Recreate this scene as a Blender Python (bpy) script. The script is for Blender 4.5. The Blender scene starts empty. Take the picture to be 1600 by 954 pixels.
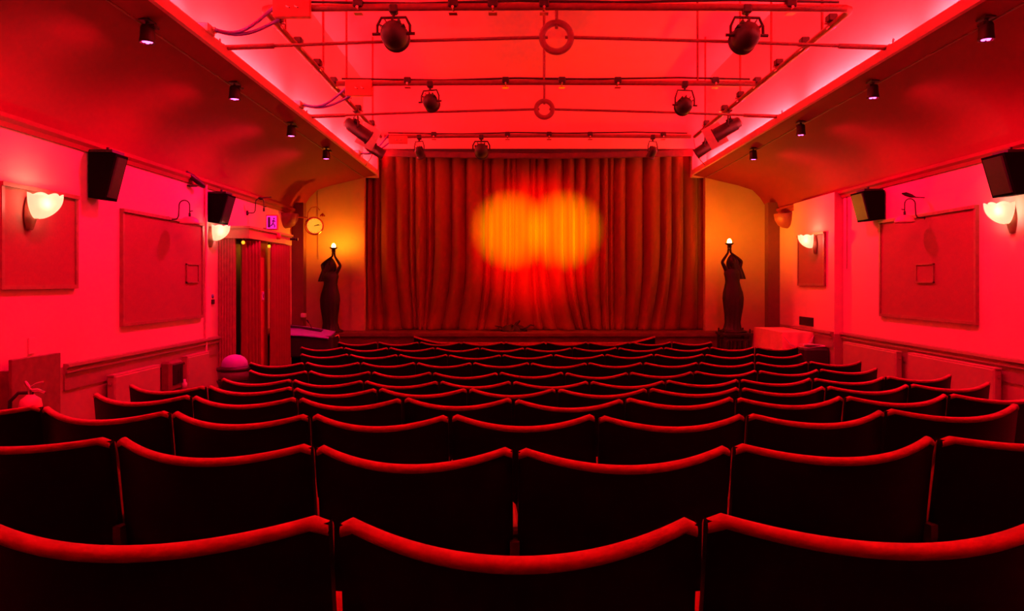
import bpy, math, random
from mathutils import Vector, Matrix
random.seed(7)
sc = bpy.context.scene
C = sc.collection
PI = math.pi
CAMZ = 1.615
F = 1157.0
CX = 0.30            # centre line of the hall

# ------------------------------------------------------------------ camera, world, exposure
cam_d = bpy.data.cameras.new('camera'); cam = bpy.data.objects.new('camera', cam_d); C.objects.link(cam)
cam_d.sensor_width = 36; cam_d.lens = F/1600*36
cam_d.shift_x = -5/1600; cam_d.shift_y = -37/1600
cam.location = (0, 0, CAMZ); cam.rotation_euler = (PI/2, 0, 0)
cam_d.clip_start = 0.05
sc.camera = cam
w = bpy.data.worlds.new('world'); sc.world = w; w.use_nodes = True
w.node_tree.nodes['Background'].inputs[0].default_value = (0.02, 0, 0, 1)
w.node_tree.nodes['Background'].inputs[1].default_value = 0.3
vs = sc.view_settings
vs.view_transform = 'Standard'; vs.look = 'None'; vs.gamma = 1; vs.exposure = 0.0; vs.use_curve_mapping = False
try:
    sc.cycles.max_bounces = 10; sc.cycles.diffuse_bounces = 6; sc.cycles.sample_clamp_indirect = 6
except Exception: pass

def lamp(kind, name, loc, power, color, aim=None, **kw):
    d = bpy.data.lights.new(name, kind); d.energy = power; d.color = color
    for k, v in kw.items(): setattr(d, k, v)
    o = bpy.data.objects.new(name, d); C.objects.link(o); o.location = loc
    if aim is not None:
        o.rotation_euler = Vector(aim).to_track_quat('-Z', 'Y').to_euler()
        if kind == 'AREA':
            zz = -Vector(aim).normalized(); yy = Vector((0, 1, 0)); xx = yy.cross(zz)
            o.rotation_euler = Matrix((xx, yy, zz)).transposed().to_euler()
    return o

POW_COVE_RED, POW_COVE_PINK = 80, 17
COVE_SEG = [(-2.6, -0.8), (-0.55, 1.25), (1.5, 3.3), (3.45, 5.2), (5.5, 7.4), (7.75, 9.4), (9.6, 11.1)]
for s in (-1, 1):
    for a, b in COVE_SEG:
        x = CX + s*2.47
        lamp('AREA', 'cove_light', (x, (a+b)/2, CAMZ+1.666), POW_COVE_RED*(b-a)/1.8, (1, 0.0, 0.006), aim=(s*0.1, 0, 1), shape='RECTANGLE', size=0.04, size_y=b-a)
        lamp('AREA', 'cove_light', (x+s*0.02, (a+b)/2, CAMZ+1.666), POW_COVE_PINK*(b-a)/1.8, (1, 0.38, 0.46), aim=(s*1.0, 0, .22), shape='RECTANGLE', size=0.04, size_y=b-a)
POW_SPOT = 150
# ------------------------------------------------------------------ helpers
def W(px, py, Y):
    return Vector(((px-805)*Y/F, Y, CAMZ-(py-440)*Y/F))

MATS = {}
def mat(name, col, rough=0.6, metal=0.0, noise=0.0, nscale=20, bump=0.0, spec=0.5, sheen=0, emit=None, estr=0, trans=0, stretch=None):
    if name in MATS: return MATS[name]
    m = bpy.data.materials.new(name); m.use_nodes = True
    nt = m.node_tree; b = nt.nodes['Principled BSDF']
    b.inputs['Base Color'].default_value = (*col, 1)
    b.inputs['Roughness'].default_value = rough
    b.inputs['Metallic'].default_value = metal
    b.inputs['Specular IOR Level'].default_value = spec
    if sheen: b.inputs['Sheen Weight'].default_value = sheen
    if trans: b.inputs['Transmission Weight'].default_value = trans
    if emit:
        b.inputs['Emission Color'].default_value = (*emit, 1); b.inputs['Emission Strength'].default_value = estr
    if noise or bump:
        tc = nt.nodes.new('ShaderNodeTexCoord'); n = nt.nodes.new('ShaderNodeTexNoise')
        n.inputs['Scale'].default_value = nscale; n.inputs['Detail'].default_value = 5
        mp = nt.nodes.new('ShaderNodeMapping'); nt.links.new(tc.outputs['Object'], mp.inputs[0]); nt.links.new(mp.outputs[0], n.inputs['Vector'])
        if stretch: mp.inputs['Scale'].default_value = stretch
        if noise:
            r = nt.nodes.new('ShaderNodeValToRGB')
            r.color_ramp.elements[0].position = 0.3; r.color_ramp.elements[1].position = 0.7
            r.color_ramp.elements[0].color = (*[c*(1-noise) for c in col], 1)
            r.color_ramp.elements[1].color = (*[min(1, c*(1+noise)) for c in col], 1)
            nt.links.new(n.outputs['Fac'], r.inputs[0]); nt.links.new(r.outputs[0], b.inputs['Base Color'])
        if bump:
            bp = nt.nodes.new('ShaderNodeBump'); bp.inputs['Strength'].default_value = bump; bp.inputs['Distance'].default_value = 0.01
            nt.links.new(n.outputs['Fac'], bp.inputs['Height']); nt.links.new(bp.outputs[0], b.inputs['Normal'])
    MATS[name] = m
    return m

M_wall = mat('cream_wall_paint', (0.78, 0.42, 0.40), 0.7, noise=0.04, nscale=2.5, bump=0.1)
M_dado = mat('tan_wainscot_paint', (0.42, 0.24, 0.16), 0.6, noise=0.05, nscale=3)
M_rail = mat('dado_rail_paint', (0.30, 0.16, 0.12), 0.4, noise=0.05)
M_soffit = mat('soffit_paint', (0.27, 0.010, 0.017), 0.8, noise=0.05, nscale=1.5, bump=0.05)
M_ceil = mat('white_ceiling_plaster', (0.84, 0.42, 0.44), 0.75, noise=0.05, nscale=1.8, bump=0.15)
M_end = mat('end_wall_paint', (0.55, 0.38, 0.2), 0.6, noise=0.05, nscale=2)
M_dark_end = mat('pilaster_paint', (0.17, 0.05, 0.04), 0.6, noise=0.05)
M_floor = mat('dark_carpet', (0.05, 0.012, 0.012), 0.95, noise=0.3, nscale=60, bump=0.4)
M_stage = mat('stage_boards', (0.16, 0.05, 0.04), 0.55, noise=0.25, nscale=6, stretch=(1, 12, 1))
M_stagef = mat('stage_front_cloth', (0.14, 0.02, 0.02), 0.8, noise=0.2, nscale=10)
M_curt = mat('red_velvet_curtain', (0.21, 0.036, 0.004), 0.85, noise=0.05, nscale=14, bump=0.1, sheen=0.25, stretch=(1, 1, .25))
M_pelmet = mat('dark_pelmet_cloth', (0.10, 0.02, 0.035), 0.8, noise=0.2, nscale=8)
M_bcurt = mat('booth_curtain_cloth', (0.22, 0.018, 0.015), 0.8, noise=0.05, nscale=10)
M_shell = mat('black_seat_back', (0.003, 0.002, 0.002), 0.38, noise=0.3, nscale=8, spec=0.12)
M_velvet = mat('red_seat_velvet', (0.33, 0.035, 0.035), 0.8, noise=0.22, nscale=35, bump=0.3, sheen=0.1)
M_iron = mat('black_seat_iron', (0.03, 0.02, 0.02), 0.5, noise=0.2)
M_arm = mat('varnished_armrest', (0.25, 0.10, 0.07), 0.35, noise=0.2, nscale=9, stretch=(1, .1, 1))
M_black = mat('black_metal', (0.02, 0.015, 0.015), 0.45, noise=0.2, nscale=30)
M_spk = mat('black_speaker_box', (0.002, 0.0015, 0.0015), 0.95, noise=0.2, nscale=60, spec=0.08)
M_bpaint = mat('red_painted_pipe', (0.22, 0.05, 0.05), 0.45, noise=0.1)
M_rod = mat('tie_rod_paint', (0.26, 0.08, 0.08), 0.5, noise=0.1)
M_white = mat('white_metal', (0.80, 0.78, 0.78), 0.4, noise=0.05)
M_red = mat('red_metal_box', (0.75, 0.12, 0.10), 0.4, noise=0.08)
M_cable = mat('purple_cable', (0.22, 0.12, 0.85), 0.45, noise=0.1)
M_panel = mat('stretched_fabric_panel', (0.30, 0.08, 0.06), 0.85, noise=0.05, nscale=60, bump=0.08)
M_frame = mat('dark_panel_frame', (0.30, 0.11, 0.08), 0.5, noise=0.15)
M_wood = mat('dark_sconce_wood', (0.25, 0.07, 0.04), 0.4, noise=0.25, nscale=14)
M_bronze = mat('dark_bronze', (0.014, 0.008, 0.006), 0.5, metal=0.1, noise=0.3, nscale=18)
M_cloth = mat('pale_tablecloth', (0.88, 0.48, 0.30), 0.8, noise=0.06, nscale=8, bump=0.15)
M_paper = mat('pale_paper', (0.75, 0.7, 0.68), 0.7, noise=0.04)
M_chrome = mat('polished_metal', (0.75, 0.7, 0.7), 0.18, metal=1, noise=0.05)
M_brass = mat('brass', (0.8, 0.5, 0.2), 0.25, metal=1, noise=0.08)
M_magenta_lit = mat('magenta_light_tinted_plastic', (0.42, 0.12, 0.95), 0.35, noise=0.04)  # magenta light on pale plastic is put into the base colour
M_clear = mat('clear_plastic', (0.9, 0.75, 0.75), 0.12, trans=0.85)
M_dial = mat('pale_dial_added_glow', (0.9, 0.85, 0.6), 0.4, noise=0.03, emit=(1, .5, .02), estr=.8)  # emission stands in for yellow lamp light on the dial
M_board = mat('brown_backing_board', (0.20, 0.06, 0.05), 0.6, noise=0.15)
M_ext = mat('cream_extinguisher', (0.75, 0.35, 0.30), 0.3, noise=0.05)
M_glass = mat('frosted_shell_glass', (0.95, 0.85, 0.75), 0.55, emit=(1, 0.55, 0.33), estr=.55, trans=.55)
M_led = mat('magenta_led', (1, 0.3, 0.8), 0.4, emit=(1, 0.07, 0.36), estr=8)
M_bulb = mat('amber_bulb', (1, 0.8, 0.3), 0.4, emit=(1, 0.26, 0.010), estr=600)
M_bulb2 = mat('amber_bulb_bright', (1, 0.8, 0.3), 0.4, emit=(1, 0.26, 0.010), estr=1200)
M_small = mat('small_amber_bulb', (1, 0.7, 0.2), 0.4, emit=(1, 0.30, 0.01), estr=2.4)
M_sign = mat('purple_sign_face', (0.5, 0.1, 0.5), 0.4, emit=(0.85, 0.02, 0.55), estr=0.9)
M_signd = mat('dark_sign_symbol', (0.10, 0.01, 0.16), 0.5)

class G:
    def __init__(s): s.v = []; s.f = []; s.sm = []
    def add(s, vs, fs, M=None, smooth=False):
        o = len(s.v)
        s.v += [tuple((M @ Vector(p)) if M else p) for p in vs]
        s.f += [tuple(i+o for i in f) for f in fs]; s.sm += [smooth]*len(fs)
        return s
    def box(s, a, b, M=None, bev=0.0):
        x0, y0, z0 = [min(p, q) for p, q in zip(a, b)]; x1, y1, z1 = [max(p, q) for p, q in zip(a, b)]
        if bev <= 0:
            vs = [(x0,y0,z0),(x1,y0,z0),(x1,y1,z0),(x0,y1,z0),(x0,y0,z1),(x1,y0,z1),(x1,y1,z1),(x0,y1,z1)]
            fs = [(0,3,2,1),(4,5,6,7),(0,1,5,4),(1,2,6,5),(2,3,7,6),(3,0,4,7)]
            return s.add(vs, fs, M)
        e = min(bev, (x1-x0)*.49, (y1-y0)*.49, (z1-z0)*.49)
        def ring(i, z):
            a0, a1, b0, b1 = x0+i, x1-i, y0+i, y1-i
            return [(a0+e,b0,z),(a1-e,b0,z),(a1,b0+e,z),(a1,b1-e,z),(a1-e,b1,z),(a0+e,b1,z),(a0,b1-e,z),(a0,b0+e,z)]
        rs = [ring(e*.99, z0), ring(0, z0+e), ring(0, z1-e), ring(e*.99, z1)]
        vs = []
        for ri, r in enumerate(rs):
            if ri in (0, 3):
                z = r[0][2]; r = [(min(max(p[0], x0+e), x1-e), min(max(p[1], y0+e), y1-e), z) for p in rs[1]]
            vs += r
        fs = [tuple(reversed(range(8))), tuple(range(24, 32))]
        for k in range(3):
            for i in range(8):
                j = (i+1) % 8; fs.append((k*8+i, k*8+j, k*8+8+j, k*8+8+i))
        return s.add(vs, fs, M)
    def tube(s, pts, r, n=8, M=None, caps=True):
        pts = [Vector(p) for p in pts]; rr = r if isinstance(r, (list, tuple)) else [r]*len(pts)
        vs = []; fs = []; up = None
        for i, p in enumerate(pts):
            t = (pts[min(i+1, len(pts)-1)] - pts[max(i-1, 0)]).normalized()
            if up is None:
                up = Vector((0, 0, 1)) if abs(t.z) < .9 else Vector((1, 0, 0))
            a = t.cross(up).normalized(); bb = a.cross(t).normalized(); up = bb
            for k in range(n):
                q = 2*PI*k/n; vs.append(p + (a*math.cos(q)+bb*math.sin(q))*rr[i])
        for i in range(len(pts)-1):
            for k in range(n):
                l = (k+1) % n; fs.append((i*n+k, i*n+l, (i+1)*n+l, (i+1)*n+k))
        s.add(vs, fs, M, True)
        if caps:
            s.add([vs[k] for k in range(n)], [tuple(reversed(range(n)))], M)
            s.add([vs[(len(pts)-1)*n+k] for k in range(n)], [tuple(range(n))], M)
        return s
    def lathe(s, prof, n=20, M=None, a0=0, a1=2*PI, fn=None):
        full = abs(a1-a0-2*PI) < 1e-6; m = n if full else n+1
        vs = []
        for (r, z) in prof:
            for k in range(m):
                a = a0+(a1-a0)*k/n
                rr, zz = (r, z) if fn is None else fn(r, z, a)
                vs.append((rr*math.cos(a), rr*math.sin(a), zz))
        fs = []
        for i in range(len(prof)-1):
            for k in range(n):
                l = (k+1) % m; fs.append((i*m+k, i*m+l, (i+1)*m+l, (i+1)*m+k))
        return s.add(vs, fs, M, True)
    def grid(s, fn, nu, nv, M=None, smooth=True, flip=False):
        vs = [fn(i/nu, j/nv) for j in range(nv+1) for i in range(nu+1)]
        fs = []
        for j in range(nv):
            for i in range(nu):
                a = j*(nu+1)+i; q = (a, a+1, a+nu+2, a+nu+1); fs.append(tuple(reversed(q)) if flip else q)
        return s.add(vs, fs, M, smooth)
    def prism(s, poly, y0, y1, M=None):     # poly in XZ, extruded along Y
        n = len(poly)
        vs = [(x, y0, z) for x, z in poly]+[(x, y1, z) for x, z in poly]
        fs = [tuple(range(n)), tuple(reversed(range(n, 2*n)))]+[(i, i+n, (i+1) % n+n, (i+1) % n) for i in range(n)]
        return s.add(vs, fs, M)
    def build(s, name, m, parent=None, loc=None, sub=0):
        me = bpy.data.meshes.new(name); me.from_pydata(s.v, [], s.f)
        me.polygons.foreach_set('use_smooth', s.sm); me.materials.append(m); me.update()
        o = bpy.data.objects.new(name, me); C.objects.link(o)
        if parent is not None: o.parent = parent
        if loc is not None: o.location = loc
        return o

def tag(o, label, cat, group=None):
    o['label'] = label; o['category'] = cat
    if group: o['group'] = group
    return o
def thing(name, label, cat, loc=(0, 0, 0), group=None, rz=0):
    o = bpy.data.objects.new(name, None); C.objects.link(o); o.location = loc; o.rotation_euler = (0, 0, rz)
    o.empty_display_size = 0.1
    return tag(o, label, cat, group)
def struct(o):
    o['kind'] = 'structure'; return o
def align(d, up=(0, 0, 1)):     # rotation taking local +Z to d
    return Vector(d).to_track_quat('Z', 'Y').to_matrix().to_4x4()
T = Matrix.Translation
def RZ(a): return Matrix.Rotation(a, 4, 'Z')
def RX(a): return Matrix.Rotation(a, 4, 'X')
def RY(a): return Matrix.Rotation(a, 4, 'Y')
def fz(Y):
    if Y >= ROWY[-1]: return 0.0
    if Y <= ROWY[0]: return .432+(.775-.432)*(ROWY[0]-Y)/(ROWY[0]+3.0)
    for (a, ha), (b, hb) in zip(zip(ROWY, ROWH), zip(ROWY[1:], ROWH[1:])):
        if a <= Y <= b: return .775-(ha+(hb-ha)*(Y-a)/(b-a))

# ------------------------------------------------------------------ the hall
ROWY = [1.09, 1.92, 2.73, 3.59, 4.44, 5.33, 6.17, 7.1, 7.95, 8.8, 9.6]
ROWH = [.343, .424, .488, .562, .636, .71, .75, .77, .775, .775, .775]
XL, XR = CX-3.56, CX+3.56
WT = CAMZ+1.035       # wall top
YB, YE = -3.0, 11.3
prf = [(YB, .775)]+[(y, .775-h) for y, h in zip(ROWY, ROWH)]+[(12.2, 0)]
n = len(prf); vs_ = [(x, y, z) for x in (XL-.2, XR+.3) for y, z in prf]+[(x, y, -.3) for x in (XL-.2, XR+.3) for y in (YB, 12.2)]
g = G(); g.add(vs_, [(i, n+i, n+i+1, i+1) for i in range(n-1)]+[(2*n, 2*n+2, 2*n+3, 2*n+1)])
struct(g.build('floor', M_floor))
RAILZ = CAMZ-0.615
def side_wall(name, x, s, y0, y1, zlo, zhi, m):
    return struct(G().box((x, y0, zlo), (x+s*.2, y1, zhi)).build(name, m))
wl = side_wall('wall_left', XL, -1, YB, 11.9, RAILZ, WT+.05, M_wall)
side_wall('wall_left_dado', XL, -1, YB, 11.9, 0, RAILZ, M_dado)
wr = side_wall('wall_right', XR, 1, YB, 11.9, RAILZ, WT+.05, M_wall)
side_wall('wall_right_dado', XR, 1, YB, 11.9, 0, RAILZ, M_dado)
# shallow chimney-breast on the right wall
g = G().box((XR-.10, 8.72, RAILZ), (XR, 10.0, WT+.02)); struct(g.build('wall_right_breast', M_wall))
g = G().box((XR-.10, 8.72, 0), (XR, 10.0, RAILZ)); struct(g.build('wall_right_breast_dado', M_dado))
struct(G().box((XL-.2, YB-.2, 0), (XR+.2, YB, 5.0)).build('wall_back', mat('dark_back_wall', (0.10, 0.04, 0.04), 0.8, noise=0.1)))
# dado rails: a moulded strip with a wider band under it
def rail_poly(s, x):
    return [(x, RAILZ-.17), (x-s*.012, RAILZ-.17), (x-s*.012, RAILZ-.05), (x-s*.03, RAILZ-.045), (x-s*.03, RAILZ-.03), (x-s*.02, RAILZ-.02), (x-s*.045, RAILZ), (x-s*.04, RAILZ+.02), (x, RAILZ+.025)]
struct(G().prism(rail_poly(-1, XL), YB, 4.5).prism(rail_poly(-1, XL), 5.34, 8.1).build('trim_1', M_rail))
struct(G().prism(rail_poly(1, XR), YB, 8.72).prism(rail_poly(1, XR-.10), 8.74, 9.99).build('trim_2', M_rail))
# cornice at the top of both side walls
for k, s in ((3, -1), (4, 1)):
    x = XL if s < 0 else XR
    p = [(x, WT-.05), (x-s*.02, WT-.05), (x-s*.03, WT-.02), (x-s*.055, WT), (x-s*.055, WT+.03), (x, WT+.03)]
    g = G().prism(p, YB, 11.28)
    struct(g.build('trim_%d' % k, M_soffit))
# curved soffits with the light troughs behind their lips
prof = [(2.40, 1.63), (2.55, 1.60), (2.80, 1.54), (3.10, 1.47), (3.32, 1.40), (3.44, 1.28), (3.52, 1.15), (3.56, 1.035)]
for k, s in ((5, -1), (6, 1)):
    under = [(CX+s*x, CAMZ+z) for x, z in prof]
    top = [(CX+s*3.75, CAMZ+1.035), (CX+s*3.75, CAMZ+2.2), (CX+s*2.86, CAMZ+2.2), (CX+s*2.86, CAMZ+1.655), (CX+s*2.43, CAMZ+1.655), (CX+s*2.43, CAMZ+1.685), (CX+s*2.40, CAMZ+1.685)]
    g = G(); n = len(prof)
    # smooth underside
    vs = [(x, y, z) for y in (YB, YE) for x, z in under]
    g.add(vs, [(i, i+1, n+i+1, n+i) for i in range(n-1)], None, True)
    poly = [under[-1]]+top+[under[0]]; m = len(poly)
    vs = [(x, y, z) for y in (YB, YE) for x, z in poly]
    g.add(vs, [(i, i+1, m+i+1, m+i) for i in range(m-1)], None, False)
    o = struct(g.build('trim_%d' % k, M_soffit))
for k, s in ((9, -1), (10, 1)):
    struct(G().box((CX+s*2.388, YB, CAMZ+1.625), (CX+s*2.42, YE-.01, CAMZ+1.70)).build('trim_%d' % k, M_ceil))
# vaulted ceiling between the troughs
cp = [(-2.62, 1.60), (-2.62, 3.07), (-1.5, 3.11), (-.75, 3.13), (0, 3.135), (.75, 3.13), (1.5, 3.11), (2.62, 3.07), (2.62, 1.60)]
g = G()
for i in range(len(cp)-1):
    (xa, za), (xb, zb) = cp[i], cp[i+1]
    g.add([(CX+xa, YB, CAMZ+za), (CX+xb, YB, CAMZ+zb), (CX+xb, YE+.3, CAMZ+zb), (CX+xa, YE+.3, CAMZ+za),
           (CX+xa*1.03, YB, CAMZ+za+.1), (CX+xb*1.03, YB, CAMZ+zb+.1), (CX+xb*1.03, YE+.3, CAMZ+zb+.1), (CX+xa*1.03, YE+.3, CAMZ+za+.1)], [(0,3,2,1), (4,5,6,7)])
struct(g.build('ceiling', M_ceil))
# end wall with the T-shaped curtain opening
g = G(); zs = CAMZ+1.60; zt = CAMZ+2.02
g.box((CX-2.95, YE, zt), (CX+2.95, YE+.12, CAMZ+3.25))
for s in (-1, 1):
    g.box((CX+s*2.40, YE, zs), (CX+s*3.0, YE+.12, zt))
    g.box((CX+s*3.0, YE, zs), (CX+s*3.8, YE+.12, zt))
struct(g.build('wall_end_upper', M_ceil))
g = G()
for s in (-1, 1):
    g.box((CX+s*2.60, YE, 0), (CX+s*2.80, YE+.12, zs))
    g.box((CX+s*2.80, YE+.05, 0), (CX+s*3.8, YE+.17, zs))
struct(g.build('wall_end', M_end))
struct(G().box((XL, 12.0, 0), (XR, 12.1, CAMZ+2.6)).build('wall_behind_curtain', M_dark_end))
g = G()
for s in (-1, 1):
    x = CX+s*3.56; g.box((x, 10.80, 0), (x-s*.17, 10.95, WT+.12))
struct(g.build('trim_7', M_dark_end))
# white ledge over the pelmet
g = G().box((CX-2.39, 11.18, CAMZ+2.01), (CX+2.39, YE, CAMZ+2.20)); struct(g.build('trim_8', M_ceil))
# stage
SZ = CAMZ-.745
g = G().box((XL, 10.76, SZ-.05), (XR, 12.0, SZ)); struct(g.build('floor_stage', M_stage))
g = G(); g.box((XL, 10.80, 0), (XR, 10.84, SZ-.05)); struct(g.build('wall_stage_front', M_stagef))

# ------------------------------------------------------------------ cinema seats
def bowf(u): return 1-(u/.262)**2
def bowc(u): return max(0.0, bowf(u))
SH = 0.84
def ysurf(u, t):      # t = drop below the top; rear surface of the back in seat space (camera side is -Y)
    return -0.086*bowc(u)+0.13*t
def make_shell():
    g = G(); n = 20
    def fr(a, b):
        u = -.262+.524*a; tt = b*.44; z = SH-.035*bowc(u)-tt-.012
        if b > .7: u *= 1-.10*((b-.7)/.3)**2
        return (u, ysurf(u, tt+.03)-.002, z)
    def bk(a, b):
        x, y, z = fr(a, b); return (x, y+.016, z)
    g.grid(fr, n, 10, flip=True); g.grid(bk, n, 10)
    for aa in (0, 1):
        e = [fr(aa, j/10) for j in range(11)]; k = [bk(aa, j/10) for j in range(11)]
        g.add(e+k, [(i, i+1, i+12, i+11) for i in range(10)])
    e = [fr(i/n, 1) for i in range(n+1)]; k = [bk(i/n, 1) for i in range(n+1)]
    g.add(e+k, [(i, i+1, i+n+2, i+n+1) for i in range(n)])
    return g
def make_rim():       # rolled, velvet covered top edge and the padding in front of it
    g = G(); n = 28
    sec = [(-.003, -.016), (-.006, -.011), (-.006, -.005), (-.002, -.001), (.006, .001), (.018, .001), (.025, -.002), (.029, -.009), (.038, -.03), (.060, -.12), (.075, -.25), (.080, -.36), (.070, -.40), (.045, -.40), (.02, -.30), (.014, -.12), (.012, -.030)]
    vs = []
    for i in range(n+1):
        a = i/n; u = -.262+.524*a
        e = min(1, min(a, 1-a)/.035); dz = -.016*(1-e)**2
        for (py, pz) in sec:
            z = SH-.035*bowc(u)+pz+(dz if pz > -.05 else 0)
            k = 1 if e >= 1 else (.75+.25*e)
            vs.append((u*(1 if pz > -.02 else .955), ysurf(u, -pz)+.012+(py-.012)*k, z))
    m = len(sec); fs = []
    for i in range(n):
        for j in range(m):
            l = (j+1) % m; fs.append((i*m+j, (i+1)*m+j, (i+1)*m+l, i*m+l))
    g.add(vs, fs, None, True)
    g.add(vs[:m], [tuple(range(m))]); g.add(vs[-m:], [tuple(reversed(range(m)))])
    return g
def make_cushion():
    g = G()
    for sgn in (1, -1):
        def f(a, b):
            u = -.235+.47*a; v = b; q = min(a, 1-a, b, 1-b); e = min(1, q/.12); th = .045*math.sqrt(max(0, 1-(1-e)**2))
            # tipped-up folding seat, leaning forward of the back
            return (u, .15+.07*v+th*sgn, .36+.27*v)
        g.grid(f, 14, 12, flip=(sgn > 0))
    return g
def make_standard():
    g = G()
    poly = [(.02, .0), (.30, .0), (.30, .03), (.20, .06), (.16, .30), (.24, .55), (.25, .585), (-.0, .585), (-.0, .55), (.06, .30), (.08, .06), (.02, .03)]
    n = len(poly); vs = [(-.012, y, z) for y, z in poly]+[(.012, y, z) for y, z in poly]
    g.add(vs, [tuple(range(n)), tuple(reversed(range(n, 2*n)))]+[(i, i+n, (i+1) % n+n, (i+1) % n) for i in range(n)])
    g.box((-.028, -.025, .46), (.028, -.008, .54), bev=.005)
    for sx in (-.015, .015): g.tube([(sx, -.026, .52), (sx, -.031, .52)], .005, 8)
    return g
def make_arm():
    return G().box((-.018, .03, .585), (.018, .27, .61), bev=.008)
PX = {1: [-95, 523, 1098, 1700], 2: [-150, 178, 490, 805, 1145, 1465, 1800],
      3: [-140, 65, 267, 485, 703, 933, 1166, 1384, 1596], 4: [142, 298, 465, 629, 802, 976, 1149, 1319, 1482, 1640],
      5: [200, 322, 458, 590, 731, 870, 1013, 1157, 1290, 1421, 1549], 6: [344, 456, 568, 686, 800, 921, 1040, 1156, 1270, 1384, 1489],
      7: [387, 481, 580, 675, 779, 882, 983, 1084, 1184, 1280, 1373], 8: [388, 476, 563, 650, 738, 828, 918, 1005, 1092, 1180, 1264, 1348],
      9: [468, 545, 622, 700, 784, 865, 945, 1022, 1101, 1180, 1255], 10: [468, 537, 607, 680, 750, 820, 894, 965, 1037, 1109, 1180, 1249],
      11: [527, 590, 655, 721, 787, 853, 919, 984, 1050, 1114]}
ORD = ['', 'first', 'second', 'third', 'fourth', 'fifth', 'sixth', 'seventh', 'eighth', 'ninth', 'tenth', 'eleventh', 'twelfth']
me_shell = make_shell(); me_rim = make_rim(); me_cush = make_cushion(); me_std = make_standard(); me_arm = make_arm()
protos = {}
def part_copy(key, g, m, parent, name, loc=(0, 0, 0), rot=0, scl=None):
    if key not in protos:
        o = g.build(name, m); protos[key] = o
    else:
        o = protos[key].copy(); C.objects.link(o)
    o.parent = parent; o.location = loc; o.rotation_euler = (0, 0, rot)
    o.scale = scl or (1, 1, 1)
    return o
for r, xs in PX.items():
    Y0 = ROWY[r-1]
    R = {1: 5, 2: 5, 3: 8, 4: 14, 5: 14, 6: 14, 7: 14}.get(r, 40)
    J = []
    for p in xs:
        k = (p-805)/F; Y = Y0
        for _ in range(8): Y = Y0+(k*Y)**2/(2*R)
        J.append(Vector((k*Y, Y)))
    N = len(J)-1
    for i in range(N):
        a, b = J[i], J[i+1]; c = (a+b)/2; dv = b-a; wd = dv.length; rot = math.atan2(dv.y, dv.x)
        z = fz(Y0)
        pos = ('leftmost' if i == 0 else 'rightmost' if i == N-1 else ORD[i+1]+' from left')
        rown = 'in the row nearest the camera' if r == 1 else ('in the farthest row, before the stage' if r == 11 else 'in the %s row from the camera' % ORD[r])
        t = thing('cinema_seat', 'dark tip-up cinema seat, %s %s' % (pos, rown), 'seat', (c.x, c.y, z), 'rows of cinema seats', rot)
        jr = random.uniform(-.006, .006)
        sx = wd/.54
        part_copy('shell', me_shell, M_shell, t, 'back_shell', (0, jr, jr*.5), 0, (sx, 1, 1))
        part_copy('rim', me_rim, M_velvet, t, 'padded_backrest', (0, jr, jr*.5), 0, (sx, 1, 1))
        part_copy('cush', me_cush, M_velvet, t, 'seat_cushion', (0, 0, 0), 0, (sx, 1, 1))
        part_copy('std', me_std, M_iron, t, 'seat_standard', (-wd/2, 0.01, 0))
        part_copy('arm', me_arm, M_arm, t, 'armrest', (-wd/2, 0.02, 0))
        if i == N-1:
            part_copy('std', me_std, M_iron, t, 'seat_standard', (wd/2, 0.01, 0))
            part_copy('arm', me_arm, M_arm, t, 'armrest', (wd/2, 0.02, 0))
# low curved bench before the stage whose ends sweep up
def bench(a, b):
    u = -1+2*a; x = (835.5-805)/F*10.35+u*1.70
    z = .765+.085*max(0, (abs(u)-.78)/.22)**1.3; y = 10.35+.10*u*u
    return x, y, z
t = thing('front_bench', 'low curved bench with upswept ends before the stage', 'bench', (0, 10.35, 0))
g = G(); n = 40; vs = []
for i in range(n+1):
    x, y, z = bench(i/n, 0)
    vs += [(x, y-10.35-.02, z-.02), (x, y-10.35-.01, z), (x, y-10.35+.03, z), (x, y-10.35+.03, z-.02)]
fs = [(i*4+j, (i+1)*4+j, (i+1)*4+(j+1) % 4, i*4+(j+1) % 4) for i in range(n) for j in range(4)]+[(0, 1, 2, 3), (n*4+3, n*4+2, n*4+1, n*4)]
g.add(vs, fs); g.build('top_rail', M_velvet, t)
g = G(); vs = []
for i in range(n+1):
    x, y, z = bench(i/n, 0); vs += [(x, y-10.35-.01, z-.02), (x, y-10.35+.02, z-.02), (x, y-10.35+.02, .35), (x, y-10.35-.01, .35)]
g.add(vs, fs); g.build('bench_back', M_shell, t)
for u in (-1.55, -.5, .5, 1.55):
    G().box((.27+u-.03, 0, 0), (.27+u+.03, .1, .40)).build('leg', M_iron, t)

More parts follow.
